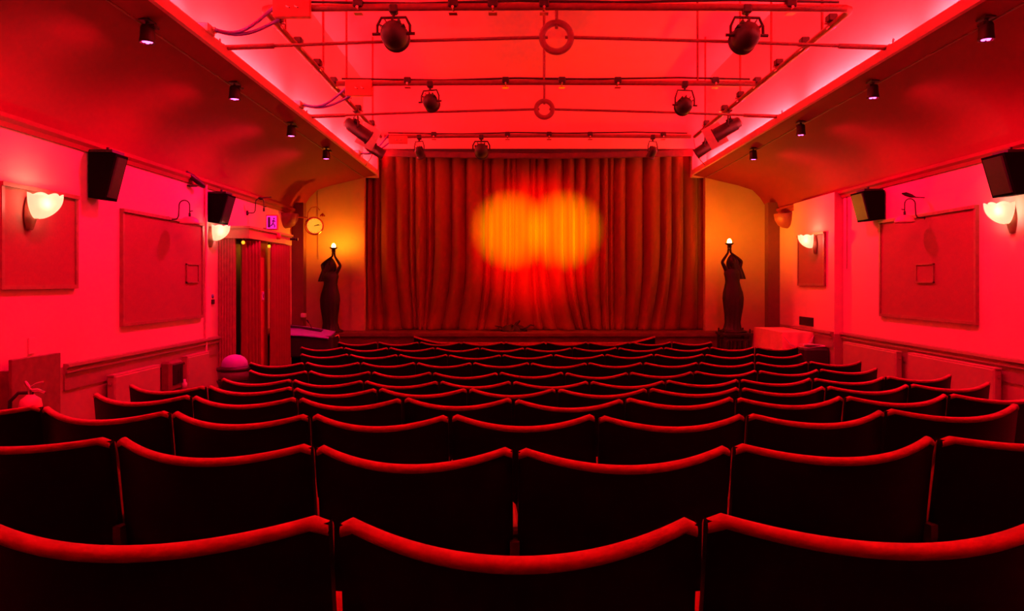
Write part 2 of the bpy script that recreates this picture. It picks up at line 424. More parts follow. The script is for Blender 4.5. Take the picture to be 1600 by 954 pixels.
# ------------------------------------------------------------------ stage curtain and pelmet
t = thing('stage_curtain', 'tall pleated red velvet stage curtain with orange light pooled on it', 'curtain', (CX, 11.55, SZ))
random.seed(3)
fold = []
x = -2.63
while x < 2.63:
    wd = random.choice([.09, .12, .15, .18, .22, .27]); fold.append((x, wd, random.uniform(.55, 1.0))); x += wd
def fold_y(x):
    for (a, wd, am) in fold:
        if a <= x < a+wd:
            q = (x-a)/wd; return -am*(math.sin(PI*q)**.75)*min(.22, wd*1.15)
    return 0
HC = CAMZ+2.07-SZ
drag = [(random.uniform(-2.5, 2.5), random.uniform(-.25, .25)) for _ in range(9)]
def curt(a, b):
    x0 = -2.63+5.26*a; z = HC*(1-b)
    sh = 0.0
    k = max(0, b-.55)/.45
    sh = .16*k*k*math.sin(x0*2.1+.6)+.05*k*math.sin(x0*5.3)
    y = fold_y(x0)*(.55+.45*min(1, b*2.2))*(1-.25*k)+.015*math.sin(x0*3.1)
    y -= .10*max(0, b-.93)/.07*(.5+.5*math.sin(x0*7))
    return (x0+sh*(1-abs(x0/2.63)**6), y, max(z, .006))
g = G().grid(curt, 900, 46, flip=True)
o = g.build('curtain_cloth', M_curt, t)
md = o.modifiers.new('thickness', 'SOLIDIFY'); md.thickness = .006
g = G()
def pel(a, b):
    x = -2.39+4.78*a; sag = -.07*(1-(x/2.39)**2)*1.0; z0 = CAMZ+2.015+sag; z1 = CAMZ+1.90+sag*.55
    return (CX+x, 11.19+.01*math.sin(x*30)*b, z0+(z1-z0)*b)
g.grid(pel, 120, 4, flip=True); 
o = g.build('pelmet', M_pelmet); o.modifiers.new('thickness', 'SOLIDIFY').thickness = .02
tag(o, 'dark cloth pelmet band sagging along the top of the stage curtain', 'pelmet')
o = G().box((CX-2.39, 11.21, CAMZ+1.955), (CX+2.39, YE+.02, CAMZ+2.01)).build('pelmet_rail', M_black, None); 
o.parent = bpy.data.objects['pelmet']
# dark heap at the foot of the curtain
g = G(); random.seed(9)
def heap(a, b):
    th = 2*PI*a; ph = PI/2*b; r = .17*(1+.25*math.sin(3*th+1)+.15*math.sin(7*th))
    return (r*math.cos(th)*math.cos(ph), .6*r*math.sin(th)*math.cos(ph), .085*math.sin(ph)*(1+.3*math.sin(5*th)))
g.grid(heap, 30, 8)
g.tube([(.1, -.02, .03), (.22, -.03, .06), (.28, -.02, .10), (.33, -.02, .085)], [.02, .016, .014, .012])
g.tube([(.04, .02, .05), (.07, .03, .12), (.12, .02, .165)], [.03, .025, .012])
g.tube([(-.1, -.02, .03), (-.2, -.02, .025), (-.33, -.03, .02)], [.02, .014, .008])
g.tube([(-.12, -.01, .02), (-.17, -.01, .07), (-.26, -.02, .085)], [.014, .011, .006])
o = g.build('cloth_heap', M_black, None, ((800-805)/F*11.1, 11.12, SZ))
tag(o, 'dark crumpled heap with loose strands on the stage before the curtain', 'cloth')

# lights on the curtain come from the front pipe lanterns (lamp powers set here)
def aimed(loc, target): return (Vector(target)-Vector(loc))

# ------------------------------------------------------------------ wall panels
def wall_panel(label, s, x, y0, y1, z0, z1, box=None):
    t = thing('wall_panel', label, 'wall panel', (x, (y0+y1)/2, z0), 'fabric wall panels')
    hy = (y1-y0)/2; h = z1-z0; d = -s*.03
    G().box((0, -hy+.02, .02), (d*.6, hy-.02, h-.02)).build('fabric', M_panel, t)
    g = G(); fw = .028
    g.box((0, -hy, 0), (d, hy, fw)); g.box((0, -hy, h-fw), (d*1.3, hy, h)); g.box((0, -hy, fw), (d, -hy+fw, h-fw)); g.box((0, hy-fw, fw), (d, hy, h-fw))
    g.build('frame', M_frame, t)
    if box:
        yc, zc, w2, h2 = box; yc -= (y0+y1)/2; zc -= z0
        g = G(); b = .012; d2 = -s*.035
        for (a, b1, c, e) in ((yc-w2, yc+w2, zc-h2, zc-h2+b), (yc-w2, yc+w2, zc+h2-b, zc+h2), (yc-w2, yc-w2+b, zc-h2, zc+h2), (yc+w2-b, yc+w2, zc-h2, zc+h2)):
            g.box((d*.5, a, c), (d2, b1, e))
        g.build('small_frame', M_frame, t)
        G().box((d*.5, yc-w2+b, zc-h2+b), (-s*.024, yc+w2-b, zc+h2-b)).build('small_inset', M_panel, t)
wall_panel('red fabric wall panel behind the nearest left shell lamp', -1, XL, 4.66, 5.48, CAMZ-.05, CAMZ+.635)
wall_panel('tall red fabric panel on left wall with a small square frame', -1, XL, 6.10, 7.68, CAMZ-.37, CAMZ+.605, (7.42, CAMZ+.085, .14, .095))
wall_panel('small red fabric panel behind the far right shell lamp', 1, XR-.10, 8.95, 9.8, CAMZ-.05, CAMZ+.61)
wall_panel('tall red fabric panel on right wall with a small square frame', 1, XR, 6.16, 7.80, CAMZ-.36, CAMZ+.64, (6.93, CAMZ+.08, .15, .09))

# ------------------------------------------------------------------ shell sconces
def sconce(label, s, x, y, z, power):
    t = thing('wall_sconce', label, 'wall lamp', (x, y, z), 'glowing shell lamps'); t.scale = (.88, .88, .88)
    # wooden tapering bracket
    g = G(); vs = []; n = 12
    for i in range(n+1):
        q = i/n; wv = .012+.045*math.sin(PI*min(1, .15+q*.75)); zz = -.14+.25*q; dd = .02+.055*q
        vs += [(0, -wv, zz), (-s*dd, -wv*.6, zz), (-s*dd*1.1, 0, zz), (-s*dd, wv*.6, zz), (0, wv, zz)]
    fs = [(i*5+j, i*5+j+1, (i+1)*5+j+1, (i+1)*5+j) for i in range(n) for j in range(4)]
    g.add(vs, fs, None, True); g.add([vs[n*5+j] for j in range(5)], [(0, 1, 2, 3, 4)]); g.add([vs[j] for j in range(5)], [(4, 3, 2, 1, 0)])
    g.build('wooden_bracket', M_wood, t)
    # fluted shell, opening upward, reaching out from the wall
    g = G()
    def sh(a, b):
        th = -1.35+2.7*a; q = b
        fl = 1+.05*abs(math.sin(th*5.5/1.0))
        rad = (.03+.155*math.sin(q*PI/2)**.9)*fl
        zz = -.055+.165*q**1.4+(.018*abs(math.sin(th*5.5))*max(0, q-.8)/.2)
        return (-s*(.05+rad*math.cos(th)*.95), rad*math.sin(th)*.85, zz)
    g.grid(sh, 44, 12, flip=(s < 0))
    o = g.build('glass_shell', M_glass, t); o.modifiers.new('thickness', 'SOLIDIFY').thickness = .004
    G().lathe([(0.001, -.03), (.02, -.02), (.028, .01), (.02, .035), (.001, .045)], 12, T((-s*.13, 0, .05))).build('bulb', mat('warm_bulb', (1, .8, .6), .4, emit=(1, .75, .5), estr=32), t)
    l = lamp('POINT', 'sconce_light', (x-s*.14, y, z+.135), power, (1, .45, .22), shadow_soft_size=.03)
    return t
SZC = CAMZ+.47
sconce('glowing white shell lamp on left wall panel nearest the camera', -1, XL+.03, 4.92, SZC, .9)
sconce('glowing shell lamp beneath the left speaker beside the curtained booth', -1, XL, 7.90, SZC+.02, .9)
sconce('glowing shell lamp under the black speaker at the right edge', 1, XR, 5.74, SZC+.03, .9)
sconce('small glowing shell lamp on far right wall panel', 1, XR-.13, 9.20, SZC, .9)

# ------------------------------------------------------------------ speakers
def speaker(label, s, x, y, wt, wb, h, dep, ztop, rz=0):
    t = thing('wall_speaker', label, 'speaker', (x, y, ztop-h), 'black wall speakers', rz)
    g = G(); o = -s
    g.prism([(o*.02, h), (o*(.02+wt), h-.012), (o*(.02+wb), 0), (o*.02, .015)], -dep/2, dep/2)
    g.build('cabinet', M_spk, t)
    # grille on the slanting inner face
    a = Vector((o*(.02+wt), 0, h-.012)); b = Vector((o*(.02+wb), 0, 0)); d = a-b
    g = G(); e = .012
    p = [b+d*.06, b+d*.94]
    g.add([(p[0].x+o*e*.3, -dep/2+.02, p[0].z), (p[1].x+o*e*.3, -dep/2+.02, p[1].z), (p[1].x+o*e*.3, dep/2-.02, p[1].z), (p[0].x+o*e*.3, dep/2-.02, p[0].z),
           (p[0].x+o*e, -dep/2+.03, p[0].z-.003), (p[1].x+o*e, -dep/2+.03, p[1].z-.003), (p[1].x+o*e, dep/2-.03, p[1].z-.003), (p[0].x+o*e, dep/2-.03, p[0].z-.003)],
          [(4,5,6,7),(0,1,5,4),(1,2,6,5),(2,3,7,6),(3,0,4,7)])
    g.build('grille', M_black, t)
    g = G(); g.box((0, -.06, h*.35), (o*.012, .06, h*.75)); g.box((o*.01, -.02, h*.45), (o*.06, .02, h*.6)); g.box((0, -.09, h+.0), (o*.2, .09, h+.02))
    g.tube([(o*.12, 0, h), (o*.12, 0, h+.05)], .012)
    g.build('bracket', M_black, t)
speaker('black wall speaker on the left wall nearest the camera', -1, XL, 5.71, .21, .12, .36, .18, CAMZ+.985)
speaker('black wall speaker above the left booth shell lamp', -1, XL, 7.92, .21, .12, .32, .24, CAMZ+.935)
speaker('black wall speaker at the right edge above a shell lamp', 1, XR, 5.59, .24, .15, .32, .27, CAMZ+.965)
speaker('black wall speaker high on the right wall beside the tall panel', 1, XR, 7.85, .22, .14, .315, .30, CAMZ+.955)

# ------------------------------------------------------------------ gooseneck lamps
def gooseneck(label, s, x, y, z, shade=True):
    t = thing('gooseneck_lamp', label, 'wall lamp', (x, y, z), 'gooseneck wall lamps')
    o = -s; g = G()
    pts = [(0, 0, 0), (o*.06, 0, 0), (o*.085, 0, .005), (o*.10, 0, .03), (o*.105, 0, .11)]
    for k in range(9):
        a = PI-k*PI/8; pts.append((o*(.155+.05*math.cos(a)), 0, .13+.05*math.sin(a)))
    pts += [(o*.205, 0, .09), (o*.205, 0, .05)]
    g.tube(pts, .006, 8); g.build('curved_arm', M_iron, t)
    G().lathe([(.001, 0), (.03, 0), (.028, .012), (.012, .02), (.001, .022)], 16, RY(o*PI/2)).build('wall_rose', M_iron, t)
    g = G(); g.tube([(o*.205, 0, .06), (o*.205, 0, .02)], .012); g.tube([(o*.205, 0, .075), (o*.235, 0, .08)], .005); g.build('lamp_holder', M_iron, t)
    if shade:
        G().lathe([(.02, .025), (.045, .022), (.075, .0), (.088, -.03), (.09, -.045), (.085, -.045), (.08, -.028), (.07, -.004), (.04, .016)], 24, T((o*.205, 0, 0))).build('glass_shade', mat('opal_shade', (.75, .45, .42), .3, noise=.03), t)
gooseneck('unlit gooseneck wall lamp with pale shade over the left tall panel', -1, XL, 6.95, CAMZ+.585)
gooseneck('unlit gooseneck wall lamp with pale shade over the right tall panel', 1, XR, 6.95, CAMZ+.60)
gooseneck('bare gooseneck lamp arm on the wall above the curtained booth', -1, XL, 9.0, CAMZ+.835, False)
# slim black display lights
def bar_light(label, pts, r, rod):
    p0 = Vector(pts[0]); t = thing('slim_wall_light', label, 'wall light', p0, 'slim black lights')
    G().tube([Vector(p)-p0 for p in pts], r, 10).build('lamp_head', M_black, t)
    G().tube([Vector(p)-p0 for p in rod], .006, 6).build('arm', M_black, t)
    return t
bl = bar_light('slim black tube light slanting under the left soffit edge', [W(291, 269, 7.3), W(300, 276, 7.35), W(316, 289, 7.45), W(318, 291, 7.5)], [.018, .028, .028, .02], [W(273, 256, 7.2), W(283, 262, 7.25), W(291, 269, 7.3)])
G().tube([W(275, 265, 7.25)-W(291, 269, 7.3), W(284, 264, 7.27)-W(291, 269, 7.3)], .008, 6).build('clip', M_black, bl)
G().lathe([(.001, 0), (.05, .004), (.06, .012), (.03, .02), (.001, .022)], 16, T(W(299, 292, 7.4)-W(291, 269, 7.3))).build('shade_disc', M_black, bl)
bar_light('slim black leaf-shaped light above the right gooseneck lamp', [W(1409, 302, 6.95), W(1415, 303, 6.95), W(1424, 306, 6.95), W(1431, 308, 6.95)], [.006, .02, .018, .005], [W(1430, 308, 6.95), W(1452, 309, 7.0), (XR-.0, 7.0, W(1452, 311, 7.0).z)])
bar_light('slim black light with short arm above the bare gooseneck', [W(404, 309, 8.9), W(407, 310, 8.9), W(411, 311, 8.9)], [.012, .02, .01], [W(408, 309, 8.9), W(424, 308, 8.95)])

# ------------------------------------------------------------------ soffit spotlights
def track_spot(label, s, x, y, idx):
    ztop = CAMZ+1.598
    t = thing('soffit_spotlight', label, 'spotlight', (x, y, ztop), 'magenta soffit spotlights')
    g = G(); g.box((-.035, -.05, -.012), (.035, .05, 0), bev=.003); g.tube([(0, 0, -.01), (0, 0, -.045)], .012); g.box((-s*.0-.012, -.03, -.05), (.012-s*.05, .03, -.03), bev=.003)
    g.build('mount', M_black, t)
    G().lathe([(.001, -.03), (.034, -.032), (.040, -.045), (.043, -.10), (.047, -.128), (.047, -.138), (.040, -.138), (.038, -.128), (.001, -.128)], 24).build('lamp_body', M_black, t)
    g = G()
    for k in range(4):
        a = k*PI/2+.4; g.lathe([(.001, -.137), (.010, -.136), (.013, -.130)], 10, T((.019*math.cos(a), .019*math.sin(a), 0)))
    g.build('led_lenses', M_led, t)
    lamp('SPOT', 'spot_light', (x, y, ztop-.145), POW_SPOT, (1, 0.0, .10 if s < 0 and idx > 2 else .055), aim=(s*.62, -.12, -1), spot_size=math.radians(165), spot_blend=1.0, shadow_soft_size=.04)
for s, x, ys, side in ((-1, CX-2.55, (3.08, 4.53, 5.94, 7.44, 8.82), 'left'), (1, CX+2.55, (3.08, 4.48, 5.9, 7.39, 8.86), 'right')):
    for i, y in enumerate(ys):
        if i == 0:
            lab = 'magenta spotlight under the %s soffit, just above the frame' % side
        else:
            lab = 'small black magenta-lit spotlight, %s along the %s soffit from the camera' % (('nearest', 'second', 'third', 'farthest')[i-1], side)
        track_spot(lab, s, x, y, i)
    o = G().tube([(x+s*.05, -2.8, CAMZ+1.586), (x+s*.05, 11.2, CAMZ+1.586)], .006, 6).build('spotlight_conduit', M_rail)
    tag(o, 'thin dark conduit running along the %s soffit between the spotlights' % side, 'conduit')

# ------------------------------------------------------------------ lighting pipes, tie rods
PZ = CAMZ+1.94; PL, PR = CX-2.1, CX+2.1
def pipe(name, label, pts, r=.026, m=None, cat='pipe', n=10):
    o = G().tube(pts, r, n).build(name, m or M_bpaint); return tag(o, label, cat)
def corner(x, y, sx, sy):
    return None
for nm, Y in (('nearest', 5.26), ('middle', 7.26), ('farthest', 9.90)):
    pipe('lighting_pipe', '%s crosswise lighting pipe under the ceiling' % nm, [(PL+.05, Y, PZ), (CX-1.2, Y, PZ+.008), (CX, Y, PZ+.014), (CX+1.2, Y, PZ+.008), (PR-.05, Y, PZ)])
    o = G().tube([(PL+.1, Y, PZ+.05), (CX-1, Y, PZ+.035), (CX-.3, Y, PZ+.055), (CX+.4, Y, PZ+.045), (CX+1.3, Y, PZ+.06), (PR-.1, Y, PZ+.045)], .010, 6).build('power_cable', M_black)
    tag(o, 'black cable lying along the %s crosswise lighting pipe' % nm, 'cable')
for s, nm in ((-1, 'left'), (1, 'right')):
    x = CX+s*2.1
    pipe('lighting_pipe', 'long %s lighting pipe running toward the stage' % nm, [(x-s*.06, 5.26, PZ), (x-s*.02, 5.28, PZ), (x, 5.33, PZ), (x, 7, PZ), (x, 9.9, PZ)])
def tie_rod(label, Y, ring_r):
    t = thing('tie_rod', label, 'tie rod', (CX, Y, CAMZ+1.70))
    g = G()
    for s in (-1, 1):
        g.tube([(s*2.415, 0, -.0), (s*1.2, 0, .045), (s*ring_r*.9, 0, .075)], .013, 8)
        g.tube([(s*2.40, 0, 0), (s*2.05, 0, .012)], .02, 8)
    g.build('rod', M_rod, t)
    g = G(); n = 32
    pts = [(ring_r*math.cos(2*PI*k/n), 0, .075+ring_r*math.sin(2*PI*k/n)) for k in range(n+1)]
    g.tube(pts, .024, 10, caps=False)
    for a in (0, 90, 180): g.tube([(ring_r*.9*math.cos(math.radians(a)), 0, .075+ring_r*.9*math.sin(math.radians(a))), (ring_r*.6*math.cos(math.radians(a)), 0, .075+ring_r*.6*math.sin(math.radians(a)))], .012)
    g.build('centre_ring', M_rod, t)
    G().tube([(0, 0, .075+ring_r), (0, 0, 1.42)], .012, 8).build('hanger', M_rod, t)
    for s in (-1, 1):
        G().box((s*2.40, -.03, -.012), (s*2.50, .03, .02), bev=.004).tube([(s*2.44, -.015, .02), (s*2.44, -.015, .06)], .008).build('anchor', M_white, t)
tie_rod('nearer ceiling tie rod with a large centre ring', 5.38, .105)
tie_rod('farther ceiling tie rod with a small centre ring', 7.62, .085)
# hanger rods from the ceiling to the pipes
def hanger(x, Y, label):
    o = G().tube([(x, Y, PZ+.02), (x, Y, CAMZ+3.09)], .012, 8).build('ceiling_hanger', M_bpaint)
    tag(o, label, 'hanger rod', 'ceiling hanger rods')
for s, nm in ((-1, 'left'), (1, 'right')):
    for k, y in enumerate((5.79, 6.94, 7.9, 9.35)):
        hanger(CX+s*2.1, y, 'ceiling hanger rod, %s from the camera on the long %s pipe' % (('nearest', 'second', 'third', 'fourth')[k], nm))
hanger(W(1090, 131, 7.26).x, 7.26, 'ceiling hanger rod above the right lantern of the middle crosswise pipe')
hanger(W(850, 131, 7.26).x, 7.26, 'ceiling hanger rod at the centre of the middle crosswise pipe')
# red box panels with purple cables to white junction boxes on the left lip
for nm, px0, px1, py0, py1, Y in (('nearest', 429, 487, -2, 30, 5.24), ('middle', 541, 582, 126, 151, 7.24), ('farthest', 608, 637, 213, 225, 9.88)):
    a, b = W(px0, py0, Y), W(px1, py1, Y); c = (a+b)/2
    t = thing('power_box', '%s red power box on the left end of a crosswise pipe' % nm, 'power box', c, 'red power boxes')
    hx, hz = abs(b.x-a.x)/2, abs(b.z-a.z)/2
    G().box((-hx, -.05, -hz), (hx, 0, hz), bev=.006).build('case', M_red, t)
    g = G()
    for u in (-.25, .2): g.tube([(u*hx, -.05, hz*.1), (u*hx+.01, -.07, -hz*.1), (u*hx+.03, -.06, -hz*.15)], .008, 6)
    g.build('clips', M_chrome, t)
for nm, bx, by, Y, ex, ey, EY in (('nearest', 322, 46, 5.05, 435, 25, 5.22), ('middle', 462, 160, 7.2, 548, 145, 7.22), ('farthest', 562, 232, 9.9, 610, 218, 9.86)):
    p = Vector((CX-2.41, Y, CAMZ+1.70)); 
    t = thing('junction_box', '%s white junction box on the left trough lip' % nm, 'junction box', p, 'white junction boxes')
    G().box((-.05, -.06, -.01), (.04, .06, .05), bev=.005).build('case', M_white, t)
    G().tube([(.03, 0, .025), (.065, 0, .025)], .013).tube([(.03, .03, .015), (.06, .03, .012)], .011).build('gland', M_chrome, t)
    e = W(ex, ey, EY); a = p+Vector((.06, 0, .02)); d = e-a
    for kk, (top, sag) in enumerate(((Vector((-.02, 0, .07)), .10), (Vector((.0, 0, -.02)), .07))):
        pts = [a+Vector((0, .02*kk, 0))+(d+top)*(q/10)+Vector((0, 0, -sag*math.sin(PI*q/10)**1.0*(1-.4*q/10))) for q in range(11)]
        o = G().tube(pts, .013, 8).build('looped_cable', M_cable)
        tag(o, '%s purple cable looping from the %s white junction box' % (('upper', 'lower')[kk], nm), 'cable', 'purple looped cables')
# socket boxes clamped along pipes
def socket_box(label, x, y, z, along='y', sgn=1):
    t = thing('socket_box', label, 'socket box', (x, y, z), 'black socket boxes on the pipes')
    g = G(); g.box((-.035, -.04, .005), (.035, .04, .065), bev=.008); g.build('housing', M_black, t)
    g = G()
    g.tube([(-.055, 0, 0), (.055, 0, 0)], .010, 8) if along == 'y' else g.tube([(0, -.05, 0), (0, .05, 0)], .010, 8)
    g.box((-.03, -.03, -.035), (.03, .03, -.028)); g.build('clamp', M_chrome, t)
ordn = ['nearest', 'second', 'third', 'fourth', 'fifth', 'sixth', 'seventh']
for s, nm, ys in ((-1, 'left', (5.62, 6.15, 6.75, 7.35, 7.9, 8.5, 9.3)), (1, 'right', (5.62, 6.15, 6.75, 7.35, 7.9, 8.5, 9.3))):
    for i, y in enumerate(ys):
        socket_box('black socket box, %s from the camera on the long %s pipe' % (ordn[i], nm), CX+s*2.1, y, PZ+.02)
for nm, Y, xs in (('nearest', 5.26, (560, 708, 770, 850, 1235)), ('middle', 7.26, (637, 790, 878, 965, 1117)), ('farthest', 9.9, (678, 793, 858, 922, 1036))):
    for i, px in enumerate(xs):
        socket_box('black socket box, %s from left on the %s crosswise pipe' % (ORD[i+1], nm), (px-805)*Y/F, Y, PZ-.005, 'x')

# ------------------------------------------------------------------ stage lanterns
def lantern(label, hang, aim, sc_=1.0, L=.14, bulge=True, drop=.22, sideaxis=None):
    hang = Vector(hang)
    t = thing('stage_lantern', label, 'stage light', hang, 'black stage lanterns')
    c = Vector((0, 0, -drop)); d = Vector(aim).normalized(); R4 = T(c) @ align(d)
    g = G(); s = sc_
    if bulge: prof_ = [(.001, -.10*s), (.035*s, -.095*s), (.068*s, -.07*s), (.088*s, -.03*s), (.095*s, .015*s), (.093*s, .05*s), (.09*s, L*s), (.098*s, L*s), (.098*s, (L+.02)*s), (.085*s, (L+.02)*s), (.08*s, L*.8*s)]
    else: prof_ = [(.001, -.15*s), (.04*s, -.148*s), (.062*s, -.13*s), (.068*s, -.09*s), (.078*s, -.085*s), (.078*s, L*s), (.088*s, L*s), (.088*s, (L+.015)*s), (.074*s, (L+.015)*s), (.07*s, L*.8*s)]
    g.lathe(prof_, 28, R4)
    g.build('lantern_body', M_black, t)
    G().lathe([(.001, L*.78*s), (.076*s, L*.78*s)], 24, R4).build('lens', mat('lantern_lens', (.2, .05, .04), .1), t)
    g = G()
    for k in range(5):
        a = PI*.15+k*PI*.175; g.box((-.004, .07*s, -.07*s), (.004, .098*s, .0), R4 @ RZ(a-PI/2))
    g.build('cooling_fins', M_black, t)
    ax = d.cross(Vector((0, 0, 1))).normalized() if sideaxis is None else Vector(sideaxis)
    g = G(); w_ = .115*s
    top = Vector((0, 0, -.055))
    pts = [c-ax*w_, c-ax*w_+Vector((0, 0, drop*.35)), top-ax*w_*.75, top, top+ax*w_*.75, c+ax*w_+Vector((0, 0, drop*.35)), c+ax*w_]
    g.tube(pts, .009*s+.002, 6); g.build('yoke', M_black, t)
    g = G()
    for q in (-1, 1): g.tube([c+ax*q*(.09*s), c+ax*q*(w_+.035*s)], .012*s, 8)
    g.build('knobs', M_black, t)
    g = G(); g.tube([(0, 0, -.06), (0, 0, -.01)], .012, 8); g.box((-.03, -.035, -.03), (.03, .035, .035), bev=.01); g.build('clamp', M_black, t)
    if 'gel card' in label:
        sx = 1 if aim[0] < 0 else -1
        G().box((-.11, -.005, -.13), (.11, .005, .13), T((-sx*.10, .22, -.25)) @ RY(-sx*.5)).box((-.01, 0, 0), (.01, .23, .01), T((-sx*.05, 0, -.16))).build('gel_card', M_white, t)
    return hang+c, d, t
tgt = Vector((CX, 11.5, 2.3))
p = W(615, 12, 5.26); lantern('large black round-backed lantern on the nearest pipe, left', (p.x, 5.26, PZ-.01), (.05, 1, -.02), 1.02, .09, drop=.17)
p = W(1167, 12, 5.26); lantern('large black round-backed lantern on the nearest pipe, right', (p.x, 5.26, PZ-.01), (-.05, 1, -.12), 1.02, .09, drop=.18)
p = W(672, 131, 7.26); lantern('black lantern on the middle crosswise pipe, left', (p.x, 7.26, PZ-.01), (.3, 1, -.35), .80, .08, drop=.165)
p = W(1070, 131, 7.26); lantern('black lantern on the middle crosswise pipe, right', (p.x, 7.26, PZ-.01), (-.15, 1, -.15), .85, .08, drop=.20)
p = W(655, 212, 9.9); lantern('small black lantern on the farthest pipe, left end', (p.x, 9.9, PZ-.01), (.3, .8, -.9), .62, drop=.18)
p = W(752, 212, 9.9); lantern('black lantern on the farthest pipe, second from left', (p.x, 9.9, PZ-.01), (0, 1, -.2), .98, .10, drop=.17)
p = W(1020, 212, 9.9); lantern('small black lantern on the farthest pipe, right end', (p.x, 9.9, PZ-.01), (-.3, .8, -.9), .62, drop=.18)
lantern('long black lantern in pink glow on the left pipe, with gel card', (CX-2.1, 8.35, PZ-.01), (.72, .35, -.50), .95, .18, False, drop=.20, sideaxis=(-.45, .9, 0))
lantern('lower small black lantern at the far end of the left pipe', (CX-2.1, 9.45, PZ-.01), (.75, .2, -.45), .85, .15, False, drop=.24, sideaxis=(-.3, .95, 0))
lantern('long black lantern in pink glow on the right pipe, with gel card', (CX+2.1, 8.30, PZ-.01), (-.75, .3, -.42), .95, .18, False, drop=.20, sideaxis=(.4, .9, 0))
lantern('lower small black lantern at the far end of the right pipe', (CX+2.1, 9.35, PZ-.01), (-.75, .2, -.5), .85, .15, False, drop=.24, sideaxis=(.3, .95, 0))
for nm, pts in (('left', [W(583, 236, 9.6), W(580, 246, 9.7), W(574, 254, 9.9), W(571, 259, 10.2)]), ('right', [W(1084, 217, 9.9), W(1087, 235, 9.95), W(1094, 250, 10.1), W(1101, 257, 10.4)])):
    o = G().tube(pts, .005, 6).build('loose_cable', M_black); tag(o, 'thin loose cable dangling at the far end of the %s pipe' % nm, 'cable', 'thin loose cables')
# the two lit beams on the curtain
for px, Yl, tx, pw in ((615, 5.26, 797, 1), (1167, 5.26, 882, 1)):
    a = Vector(((px-805)*Yl/F, Yl+.28, PZ-.27)); tt = W(tx, 358, 11.45)
    lamp('SPOT', 'beam_light', a, 5000, (1, 1.0, 0.0), aim=tt-a, spot_size=math.radians(12.5), spot_blend=1.0, shadow_soft_size=.03)
a = Vector(((752-805)*9.9/F, 9.9-.1, PZ-.2))
for px in (1070, 672):
    a = Vector(((px-805)*7.26/F, 7.4, PZ-.25)); lamp('SPOT', 'wash_light', a, 2100, (1, 0.0, 0.0), aim=W(838, 375, 11.45)-a, spot_size=math.radians(30), spot_blend=1.0, shadow_soft_size=.05)

# ------------------------------------------------------------------ curtained booth on the left
t = thing('curtained_booth', 'red curtained doorway booth projecting from the left wall', 'booth', (XL, 8.1, 0))
bz0, bz1 = CAMZ+.476, CAMZ+.61
g = G(); xf = -2.91-XL
g.box((0, 0, bz0), (xf, 1.55, bz1)); g.box((0, -.015, bz1-.025), (xf+.015, 1.565, bz1)); g.build('pelmet_box', mat('booth_fascia', (.42, .16, .11), .5, noise=.1), t)
g = G(); g.box((0, .02, 0), (.185, .06, bz0))
for k in range(6): g.tube([(.02+k*.03, .018, .0), (.02+k*.03, .018, bz0)], .008, 6)
g.build('ribbed_panel', mat('booth_panel', (.36, .12, .09), .6, noise=.12), t)
def hang_curtain(p0, p1, label, amp=.03, nf=5):
    g = G(); p0 = Vector(p0); p1 = Vector(p1); d = p1-p0; nrm = Vector((-d.y, d.x, 0)).normalized()
    def f(a, b):
        q = p0+d*a; k = .5+.5*b
        v = q+nrm*amp*k*math.sin(a*nf*2*PI+.4*math.sin(b*3)); return (v.x, v.y, bz0-.01-(bz0-.03)*b)
    g.grid(f, 70, 12); o = g.build('door_curtain', M_bcurt, t); o.modifiers.new('thickness', 'SOLIDIFY').thickness = .006
    return o
hang_curtain((.255, .06, 0), (xf-.02, .38, 0), '', .035, 5)
hang_curtain((xf-.03, .83, 0), (xf-.02, 1.48, 0), '', .035, 7)
G().box((.20, .40, 0), (.225, .98, bz0)).build('inner_door', mat('booth_door', (.50, .04, .035), .5, noise=.08), t)
G().box((.02, .3, 0), (.03, .6, bz0)).build('recess_shade_sheet', M_black, t)  # black sheet standing in for the shade in the booth gap
# small sign on the inner door
o = G().box((0, -.035, -.05), (.008, .035, .05), bev=.01).build('door_sign', mat('mauve_sign', (.65, .4, .7), .4), t, (.226, .80, CAMZ-.17))
G().box((.006, -.012, -.022), (.010, .012, .022)).build('sign_mark', M_signd, o)
# exit sign above the booth
p = Vector((-2.96, 9.0, bz1+.02))
t2 = thing('exit_sign', 'purple lit exit sign with running figure above the booth', 'sign', p)
G().box((-.07, .0, 0), (.07, .05, .185), bev=.004).build('sign_box', M_red, t2)
G().box((-.06, -.004, .015), (.06, 0, .17)).build('sign_face', M_sign, t2)
g = G(); e = -.006
g.box((-.045, e, .03), (-.015, e+.003, .155))                       # door
g.box((.022, e, .128), (.038, e+.003, .146))                        # head
for q in ([(.028, .122), (.018, .08)], [(.018, .08), (.04, .052)], [(.018, .08), (.002, .055)], [(.04, .052), (.036, .030)], [(.002, .055), (-.010, .05)], [(.026, .115), (.046, .10)], [(.026, .115), (.006, .105)]):
    g.tube([(q[0][0], e, q[0][1]), (q[1][0], e, q[1][1])], .006, 6)
g.build('running_figure', M_signd, t2)
G().tube([(-.11, .02, .02), (-.06, .02, .02)], .008).box((-.12, 0, -.02), (-.07, .04, .005)).build('bracket', M_chrome, t2)
o = G().lathe([(.001, -.04), (.025, -.038), (.035, -.01), (.03, .02), (.01, .035), (.001, .036)], 16).build('alarm_bell', M_red, None, (-2.895, 9.05, CAMZ+.56))
tag(o, 'small red alarm bell on the booth fascia under the exit sign', 'bell')
o = G().box((-.05, -.03, -.012), (.03, .03, .016), bev=.006).tube([(.03, 0, 0), (.055, 0, 0)], .02, 12).build('security_camera', M_black, None, (-2.87, 9.60, CAMZ+.55))
tag(o, 'tiny black camera at the far end of the booth fascia', 'camera')
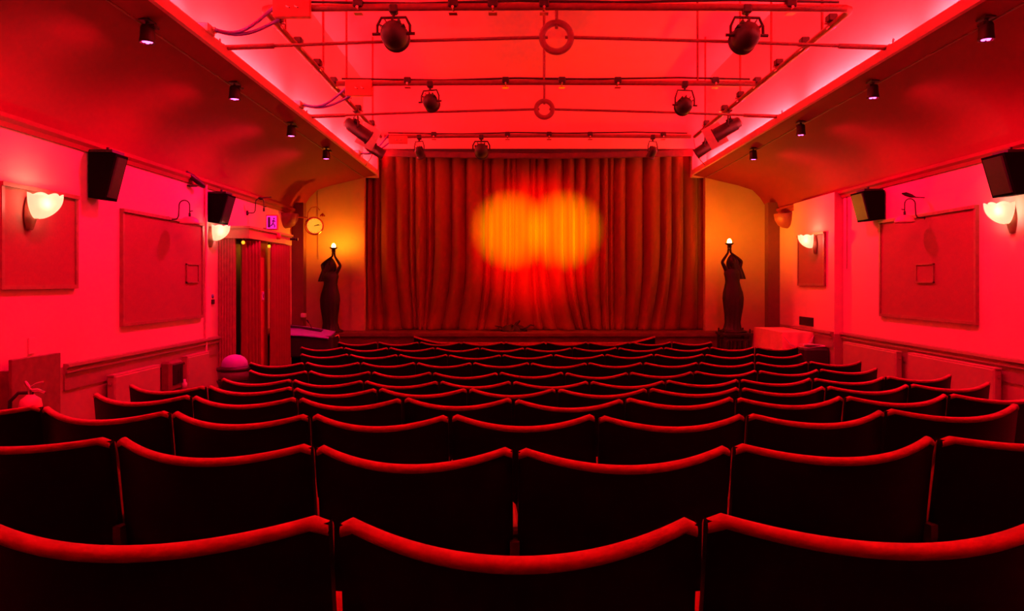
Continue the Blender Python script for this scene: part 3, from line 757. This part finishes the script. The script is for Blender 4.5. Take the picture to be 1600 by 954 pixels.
for (x, y, nm) in ((-2.99, 8.14, 'near the ribbed panel'), (-2.99, 9.0, 'over the inner door'), (-2.97, 9.15, 'beside the far booth curtain')):
    tt_ = thing('fascia_bulb', 'small amber bulb under the booth fascia %s' % nm, 'lamp', (x, y, bz0), 'amber bulbs under the booth fascia')
    G().tube([(0, 0, 0), (0, 0, -.025)], .012).build('holder', M_black, tt_)
    G().lathe([(.001, -.065), (.014, -.06), (.02, -.045), (.014, -.028), (.001, -.024)], 12).build('bulb', M_small, tt_)
# hanging bowl brackets in the far corners
for s, x, nm in ((-1, XL, 'left'), (1, XR, 'right')):
    g = G().lathe([(.001, 0), (.07, .012), (.13, .05), (.17, .12), (.185, .20), (.18, .21), (.001, .21)], 24, None, -PI/2, PI/2)
    o = g.build('wall_bowl', mat('dark_red_bowl', (.28, .07, .06), .5, noise=.08), None, (x, 10.5, WT-.28))
    if s > 0: o.rotation_euler = (0, 0, PI)
    tag(o, 'half-round dark red wall bowl high in the far %s corner' % nm, 'wall bowl', 'half-round wall bowls')
# double-faced clock near the left statue
ck = W(491, 353, 10.75)
t = thing('hanging_clock', 'round wall clock with added dial glow hanging beside the left statue', 'clock', ck)
R4 = RZ(math.radians(22)) @ RX(PI/2)
G().lathe([(.001, -.05), (.10, -.05), (.13, -.03), (.135, 0), (.125, .03), (.105, .045), (.11, .06), (.128, .05), (.125, .035)], 32, R4).build('case', M_brass, t)
G().lathe([(.001, .052), (.108, .05)], 32, R4).build('dial', M_dial, t)
g = G(); g.box((-.005, -.01, .054), (.005, .06, .058), R4 @ RZ(-1.2)); g.box((-.004, -.01, .058), (.004, .085, .061), R4 @ RZ(-1.35))
for k in range(12): g.box((-.003, .088, .052), (.003, .1, .056), R4 @ RZ(k*PI/6))
g.build('hands', M_black, t)
g = G(); pts = [(-.10, 0, .10), (-.09, 0, .2), (-.04, 0, .27), (.03, 0, .28), (.08, 0, .23)]
g.tube(pts, .006, 6); g.tube([(-.24, .0, .13), (-.10, 0, .12)], .012, 6); g.build('scroll_bracket', M_brass, t)
G().lathe([(.001, .03), (.035, 0), (.04, -.02), (.001, -.02)], 12, T((.12, 0, .16))).build('finial', M_brass, t)

# ------------------------------------------------------------------ lamp-bearing statues
def figure(m, label, loc, base_kind):
    """draped woman, both arms raised to one side, m=+1: hands toward +X"""
    t = thing('lamp_bearer_statue', label, 'statue', loc, 'lamp-bearing statues')
    V = []; E = []; Rr = []
    def a(x, y, z, r, par=None):
        V.append((m*x, y, z)); Rr.append(r)
        if par is not None: E.append((par, len(V)-1))
        return len(V)-1
    pel_ = a(-.005, 0, .56, (.085, .07))
    wa = a(.0, -.005, .66, (.066, .055), pel_); ch = a(-.005, -.01, .78, (.085, .065), wa); sh_ = a(-.005, 0, .855, (.06, .05), ch); nk = a(.0, .0, .90, (.030, .030), sh_)
    h1 = a(.01, -.01, .955, (.048, .052), nk); h2 = a(.015, -.012, 1.02, (.055, .062), h1); a(.012, -.008, 1.065, (.035, .04), h2)
    for sd in (-1, 1):                   # legs under the dress
        hp = a(sd*.045, 0, .50, (.055, .055), pel_); kn = a(sd*.045, -.02, .28, (.040, .040), hp); an = a(sd*.04, .0, .07, (.024, .024), kn); a(sd*.05, -.07, .035, (.02, .018), an)
    HX, HZ = .055, 1.165                  # joined hands
    for sd, el in ((1, (.155, -.02, .985)), (-1, (-.125, -.01, 1.00))):
        s1 = a(sd*.085, 0, .865, (.036, .036), sh_)
        up = a(*[ (p+q)/2 for p, q in zip((sd*.085, 0, .865), el)], (.028, .028), s1)
        e_ = a(*el, (.023, .023), up)
        wr_ = a(HX+sd*.018, -.03, HZ-.045, (.014, .015), e_)
        pm = a(HX+sd*.014, -.03, HZ-.012, (.013, .018), wr_)
        for k in range(4):                # fingers cup the lamp
            f1 = a(HX+sd*.017, -.054+k*.014, HZ+.022+.003*(k % 3), (.0055, .0055), pm)
            f2 = a(HX+sd*.021, -.056+k*.0155, HZ+.038+.004*(1 if k in (1, 2) else 0), (.005, .005), f1)
            a(HX+sd*.016, -.056+k*.0155, HZ+.052+.004*(1 if k in (1, 2) else 0), (.0042, .0042), f2)
        th_ = a(HX+sd*.006, -.060, HZ+.0, (.006, .006), pm); a(HX+sd*.004, -.066, HZ+.02, (.005, .005), th_)
    me = bpy.data.meshes.new('body'); me.from_pydata(V, E, [])
    o = bpy.data.objects.new('body', me); C.objects.link(o); o.parent = t
    md = o.modifiers.new('skin', 'SKIN'); md.use_smooth_shade = True
    me.materials.append(M_bronze)
    for i, r in enumerate(Rr): me.skin_vertices[0].data[i].radius = r
    me.skin_vertices[0].data[0].use_root = True
    o.modifiers.new('smooth', 'SUBSURF').levels = 1; o.modifiers['smooth'].render_levels = 2
    # face: nose, brow, lips, chin relief facing the hall
    g = G()
    g.tube([(m*.018, -.068, 1.035), (m*.019, -.084, 1.005), (m*.018, -.070, .998)], [.005, .009, .006], 8)
    g.tube([(m*.0, -.064, .982), (m*.018, -.071, .982), (m*.036, -.064, .982)], [.003, .006, .003], 8)
    for sx in (-.008, .040): g.lathe([(.001, -.006), (.008, 0), (.001, .006)], 8, T((m*sx, -.064, 1.020)))
    g.build('face_relief', M_bronze, o)
    # long loose hair
    g = G()
    def hair(a_, b):
        th = 2*PI*a_; q = b
        r = .080*math.sin(min(1, q*2.2+.02)*PI/2)+.030*max(0, q-.3); wv = 1+.10*math.sin(8*th)+.04*math.sin(15*th+q*8)
        z = 1.108-.36*q**1.15
        cut = 1.0 if math.sin(th) > -.35 else (.93 if q < .30 else .62)
        return (m*(0.008-.075*q**1.3+r*wv*math.cos(th)*1.08), .008+.012*q+r*wv*math.sin(th)*cut, z)
    g.grid(hair, 48, 16); g.build('hair', M_bronze, t)
    # clinging draped dress
    g = G()
    prof2 = [(.02, .150, .12), (.06, .122, .10), (.14, .108, .09), (.24, .116, .09), (.36, .134, .098), (.48, .146, .104), (.56, .138, .100), (.64, .116, .088), (.71, .100, .078), (.77, .104, .078), (.82, .115, .078), (.86, .108, .066), (.885, .085, .05)]
    vs = []; n = 56
    for (z, rx, ry) in prof2:
        for k in range(n):
            th = 2*PI*k/n; pl = 1+(.055*math.sin(13*th+z*5)+.03*math.sin(7*th-z*9))*max(.15, 1-z*1.15)
            cx = -.012*math.sin(z*4)+.006
            vs.append((m*(cx+rx*pl*math.cos(th)), ry*pl*math.sin(th), z))
    g.add(vs, [(i*n+k, i*n+(k+1) % n, (i+1)*n+(k+1) % n, (i+1)*n+k) for i in range(len(prof2)-1) for k in range(n)], None, True)
    g.build('draped_dress', M_bronze, t)
    G().lathe([(.001, 0), (.19, 0), (.19, .02), (.17, .032), (.001, .032)], 32).build('round_base', M_bronze, t)
    # the lamp held in the hands is a thing of its own
    L = Vector(loc)+Vector((m*HX, -.03, HZ+.02))
    l = thing('flame_lamp', 'bright amber lamp held up by the %s statue' % ('left' if m > 0 else 'right'), 'lamp', L, 'amber lamps held by statues')
    G().lathe([(.001, 0), (.013, .004), (.018, .025), (.035, .042), (.056, .056), (.060, .066), (.054, .060), (.032, .048), (.001, .040)], 18).build('lamp_cup', M_bronze, l)
    G().lathe([(.001, .045), (.020, .052), (.030, .08), (.026, .105), (.012, .125), (.001, .128)], 16).build('bulb', M_bulb if m > 0 else M_bulb2, l)
figure(1, 'dark statue of a draped woman raising a lamp, left of stage', (-2.74, 10.98, SZ), 'stage')
figure(-1, 'dark statue of a draped woman raising a lamp, right of stage', (3.06, 10.42, .905), 'stand')
t = thing('spindle_stand', 'black spindle-sided stand carrying the right statue', 'stand', (3.08, 10.42, 0))
g = G().box((-.21, -.20, .87), (.21, .20, .905), bev=.005).build('top', M_black, t)
for sx in (-1, 1):
    for sy in (-1, 1): G().box((sx*.19, sy*.18, 0), (sx*.155, sy*.145, .87)).tube([(sx*.172, sy*.162, .90), (sx*.172, sy*.162, .96)], .012).build('post', M_black, t)
for ys in (-.165, .165):
    for z in (.80, .60): G().box((-.17, ys-.01, z), (.17, ys+.01, z+.025)).build('rail', M_black, t)
    for k in range(6): G().lathe([(.006, .62), (.012, .66), (.007, .70), (.013, .74), (.006, .80)], 8, T((-.13+k*.052, ys, 0))).build('spindle', M_black, t)


# ------------------------------------------------------------------ draped table and clutter on the right
t = thing('draped_table', 'tall table under a pale folded cloth against the right wall', 'table', (3.54, 9.80, 0))
tw, td, tz = .20, .52, .975
for sx in (-1, 1):
    for sy in (-1, 1): G().box((sx*(tw-.01), sy*(td-.02), 0), (sx*(tw-.05), sy*(td-.06), tz-.03)).build('leg', M_wood, t)
G().box((-tw, -td, tz-.03), (tw, td, tz-.004)).build('tabletop', M_wood, t)
g = G()
def cloth(a, b):      # around the rim a, down the side b
    per = [(-tw, -td), (tw, -td), (tw, td), (-tw, td)]
    q = a*4; i = int(q) % 4; f_ = q-int(q); (xa, ya), (xb, yb) = per[i], per[(i+1) % 4]
    x, y = xa+(xb-xa)*f_, ya+(yb-ya)*f_
    dr = b*(.42+.07*math.sin(a*2*PI*4+.7)); out = .012+.028*b*(1+math.sin(a*2*PI*11))
    if i in (1,): out = .010
    nx = [0, 1, 0, -1][i]; ny = [-1, 0, 1, 0][i]
    return (x+nx*out*(0 if i == 1 else 1), y+ny*out, tz+.004-dr)
g.grid(cloth, 160, 8)
g.box((-tw-.008, -td-.008, tz), (tw, td+.008, tz+.008))
o = g.build('tablecloth', M_cloth); o.location = (3.54, 9.80, 0); tag(o, 'pale cloth hanging in folds over the table by the right wall', 'tablecloth')
o = G()
o.add([(-.19, -.01, .0), (.0, -.05, -.20), (.19, -.015, .02), (.12, -.03, -.12), (0, -.035, -.14), (-.12, -.03, -.09)], [(0, 1, 5), (5, 1, 4), (4, 1, 3), (3, 1, 2)])
o = o.build('folded_cloth_corner', M_paper, None, (3.54, 9.255, .93)); o.modifiers.new('thickness', 'SOLIDIFY').thickness = .01
tag(o, 'crumpled pale cloth corner hanging from the near edge of the table', 'cloth')
t = thing('black_stool', 'black boxy stool heaped with papers in front of the draped table', 'stool', (3.60, 8.96, 0))
G().box((-.155, -.14, .60), (.15, .14, .82), bev=.02).build('padded_seat', M_black, t)
for sx in (-1, 1):
    for sy in (-1, 1): G().box((sx*.13, sy*.12, 0), (sx*.10, sy*.09, .60)).build('leg', M_black, t)
for k, (dx, dz, rz) in enumerate(((-.02, .825, .2), (.03, .84, -.3), (-.03, .856, .5))):
    g = G().box((-.12, -.08, 0), (.12, .08, .006), RZ(rz) @ RY(.06*(k-1)))
    o = g.build('loose_paper', M_paper, None, (3.60+dx*.6, 8.96, dz)); tag(o, '%s pale paper sheet on the black stool' % ('lowest', 'middle', 'topmost')[k], 'paper', 'papers on the stool')
o = thing('wall_vent', 'dark louvred vent low on the right wall behind the table', 'vent', (XR-.10, 9.55, CAMZ-.51))
G().box((0, -.22, -.055), (-.012, .22, .055)).build('vent_frame', M_black, o)
g = G()
for k in range(5): g.box((-.010, -.20, -.045+k*.02), (-.022, .20, -.040+k*.02))
g.build('louvres', M_black, o)

# ------------------------------------------------------------------ electric piano on the left before the stage
t = thing('stage_piano', 'black keyboard piano with curved pink-lit top beside the booth', 'piano', (-2.90, 9.90, 0))
G().box((-.33, -.17, .62), (.50, .22, .90), bev=.02).build('case', M_black, t)
g = G()
def lid(a, b):
    x = -.33+.78*a; return (x, -.20+.40*b, .905+.055*b+.07*math.sin((1-a)*PI/2)*(.4+.6*b)-.02*a*a)
g.grid(lid, 24, 10); o = g.build('curved_lid', M_magenta_lit, t); o.modifiers.new('thickness', 'SOLIDIFY').thickness = .02
for k in range(3):
    g = G(); g.tube([(-.25+.05*k, .04+.045*k, 1.01+.004*k), (.0, .04+.045*k, .995+.006*k), (.30, .04+.045*k, .945+.008*k)], .006, 6); g.build('lid_slot', M_black, t)
for sx in (-.28, .43): G().box((sx-.03, -.12, 0), (sx+.03, .16, .62)).build('leg', M_black, t)
g = G(); g.tube([(.48, .0, .88), (.53, .02, .90), (.54, .02, .86)], .012); g.build('side_knob', M_chrome, t)
t = thing('microphone', 'small black gooseneck microphone above the keyboard piano', 'microphone', (-2.74, 9.98, .975))
G().tube([(0, 0, 0), (-.02, 0, .06), (-.045, 0, .09)], .005, 6).build('neck', M_black, t)
G().tube([(-.04, 0, .085), (-.06, 0, .115), (-.072, 0, .13)], [.010, .014, .008], 8).build('capsule', M_black, t)
o = G().box((-.02, -.02, -.035), (.05, .05, .03), bev=.01).build('wall_switch_box', M_white, None, (-3.09+.0, 10.74, CAMZ-.485)); tag(o, 'pale little switch box on the pilaster past the booth curtain', 'switch box')

# ------------------------------------------------------------------ domed tub beside the booth
t = thing('domed_tub', 'pink-lit domed lid over a clear tub on a black pedestal by the booth', 'tub', (-2.72, 7.18, 0))
G().lathe([(.001, 0), (.14, 0), (.15, .02), (.12, .05), (.11, .50), (.15, .62), (.165, .66), (.001, .66)], 32).build('pedestal', M_black, t)
G().lathe([(.10, .665), (.150, .67), (.160, .76), (.155, .76), (.145, .675), (.10, .672)], 32).build('clear_tub', M_clear, t)
g = G(); random.seed(4)
for k in range(26):
    a_ = random.uniform(0, 2*PI); r_ = .12*math.sqrt(random.random()); g.lathe([(.001, -.016), (.014, 0), (.001, .016)], 6, T((r_*math.cos(a_), r_*math.sin(a_), .69+random.uniform(0, .045))))
g.build('wrapped_sweets', M_red, t)
G().lathe([(.10, .76), (.165, .76), (.165, .785), (.12, .80), (.10, .80)], 32).build('black_rim', M_black, t)
G().lathe([(.122, .795), (.122, .82), (.114, .85), (.09, .882), (.055, .902), (.02, .910), (.001, .911)], 32).build('dome_lid', M_magenta_lit, t)

# ------------------------------------------------------------------ radiators, board, extinguisher, wall bits
def radiator(label, s, x, y0, y1, z0, z1):
    t = thing('radiator', label, 'radiator', (x, (y0+y1)/2, fz((y0+y1)/2)), 'flat panel radiators'); f0 = fz((y0+y1)/2)
    h = (y1-y0)/2; o = -s
    G().box((o*.03, -h, z0-f0), (o*.10, h, z1-f0), bev=.012).build('panel', M_dado, t)
    G().box((o*.035, -h-.006, z1-f0-.01), (o*.095, h+.006, z1-f0+.008), bev=.003).build('top_grille', M_dado, t)
    G().tube([(o*.065, -h-.012, z1-f0-.06), (o*.065, -h+.01, z1-f0-.06)], .012).build('bleed_valve', M_chrome, t)
    G().tube([(o*.065, -h+.05, z0-f0+.01), (o*.065, -h+.05, 0)], .01).build('pipe_tail', M_chrome, t)
radiator('flat radiator on the left wall nearest the extinguisher', -1, XL, 5.85, 6.6, .25, .87)
radiator('flat radiator on the left wall beside the vertical conduit', -1, XL, 7.15, 7.66, .25, .89)
radiator('flat radiator low on the right wall nearest the camera', 1, XR, 5.82, 7.1, .25, .93)
radiator('flat radiator low on the right wall farther toward the table', 1, XR, 7.32, 8.5, .25, .92)
t = thing('backing_board', 'square brown board over the dado behind the extinguisher', 'board', (XL, 4.90, .60))
G().box((.075, -.25, -.25), (.10, .25, .525), bev=.004).build('board_face', M_board, t)
for q in (-.2, .2): G().box((0, q-.03, -.2), (.075, q+.03, .45)).build('batten', M_board, t)
EXX, EXY = XL+.25, 4.60
ez = fz(EXY)
t = thing('fire_extinguisher', 'pale fire extinguisher with black hose before the brown board', 'fire extinguisher', (EXX, EXY, ez))
G().box((-.09, -.09, 0), (.09, .09, .03), bev=.01).build('floor_stand', M_black, t)
G().lathe([(.001, 0), (.058, 0), (.064, .02), (.064, .72), (.056, .76), (.03, .78), (.02, .79), (.001, .79)], 28).build('cylinder', M_ext, t)
g = G(); g.tube([(0, 0, .79), (0, 0, .82)], .018); g.tube([(.0, 0, .82), (-.035, 0, .87)], [.012, .009]); g.tube([(0, 0, .815), (.05, 0, .82), (.09, 0, .80)], [.012, .01, .007]); g.tube([(0, 0, .835), (.04, 0, .86), (.085, 0, .87)], [.008, .007, .006]); g.build('valve_handle', M_chrome, t)
G().tube([(-.01, 0, .80), (-.07, -.01, .80), (-.115, -.02, .75), (-.12, -.02, .62), (-.115, -.02, .40)], [.011, .011, .012, .014, .018], 8).build('hose', M_black, t)
o = G().box((0, -.03, -.055), (.012, .03, .055), bev=.003).build('wall_plate', M_wall, None, (XL, 4.98, CAMZ-.43)); tag(o, 'small blank plate on the wall above the brown board', 'wall plate')
t = thing('hand_dryer', 'dark rounded wall unit between the two left radiators', 'wall unit', (XL, 6.92, .60))
G().box((0, -.13, 0), (.10, .13, .28), bev=.02).build('casing', M_board, t)
G().box((.095, -.09, .06), (.108, .11, .25), bev=.005).build('dark_window', M_black, t)
G().box((.105, .0, .07), (.112, .03, .19)).box((.105, .05, .08), (.112, .07, .21)).build('inner_strips', M_bronze, t)
o = G().lathe([(.001, 0), (.022, 0), (.024, .05), (.012, .07), (.012, .09), (.001, .09)], 14).build('small_bottle', M_paper, None, (XL+.125, 7.02, .602)); tag(o, 'small pale bottle beside the dark wall unit', 'bottle')
G().box((.10, .06, -.005), (.16, .14, .0)).build('bottle_shelf', M_board, t)
pipe('vertical_conduit', 'thin vertical conduit down the left wall beside the tall panel', [(XL+.02, 7.76, .05), (XL+.02, 7.76, WT)], .014, M_wall, 'conduit')
o = G().box((0, -.03, 0), (.015, .03, .05), bev=.003).build('light_switch', M_black, None, (XL, 7.97, CAMZ-.24)); tag(o, 'small dark switch on the left wall under the booth shell lamp', 'switch')
o = G().lathe([(.001, 0), (.022, 0), (.022, .01), (.001, .012)], 16, RY(PI/2)).build('round_sign', mat('blue_disc', (.2, .2, .6), .4), None, (XL, 7.97, CAMZ-.155)); tag(o, 'tiny blue disc sign above the dark wall switch', 'sign')
pipe('wall_cable', 'thin cable down the right wall beside the high speaker', [(XR-.01, 8.60, CAMZ+.15), (XR-.01, 8.60, WT)], .005, M_rail, 'cable', 6)
pipe('wall_cable', 'thin vertical cable on the end wall behind the left statue', [W(496, 298, YE+.03), W(497, 405, YE+.03)], .005, M_rail, 'cable', 6)
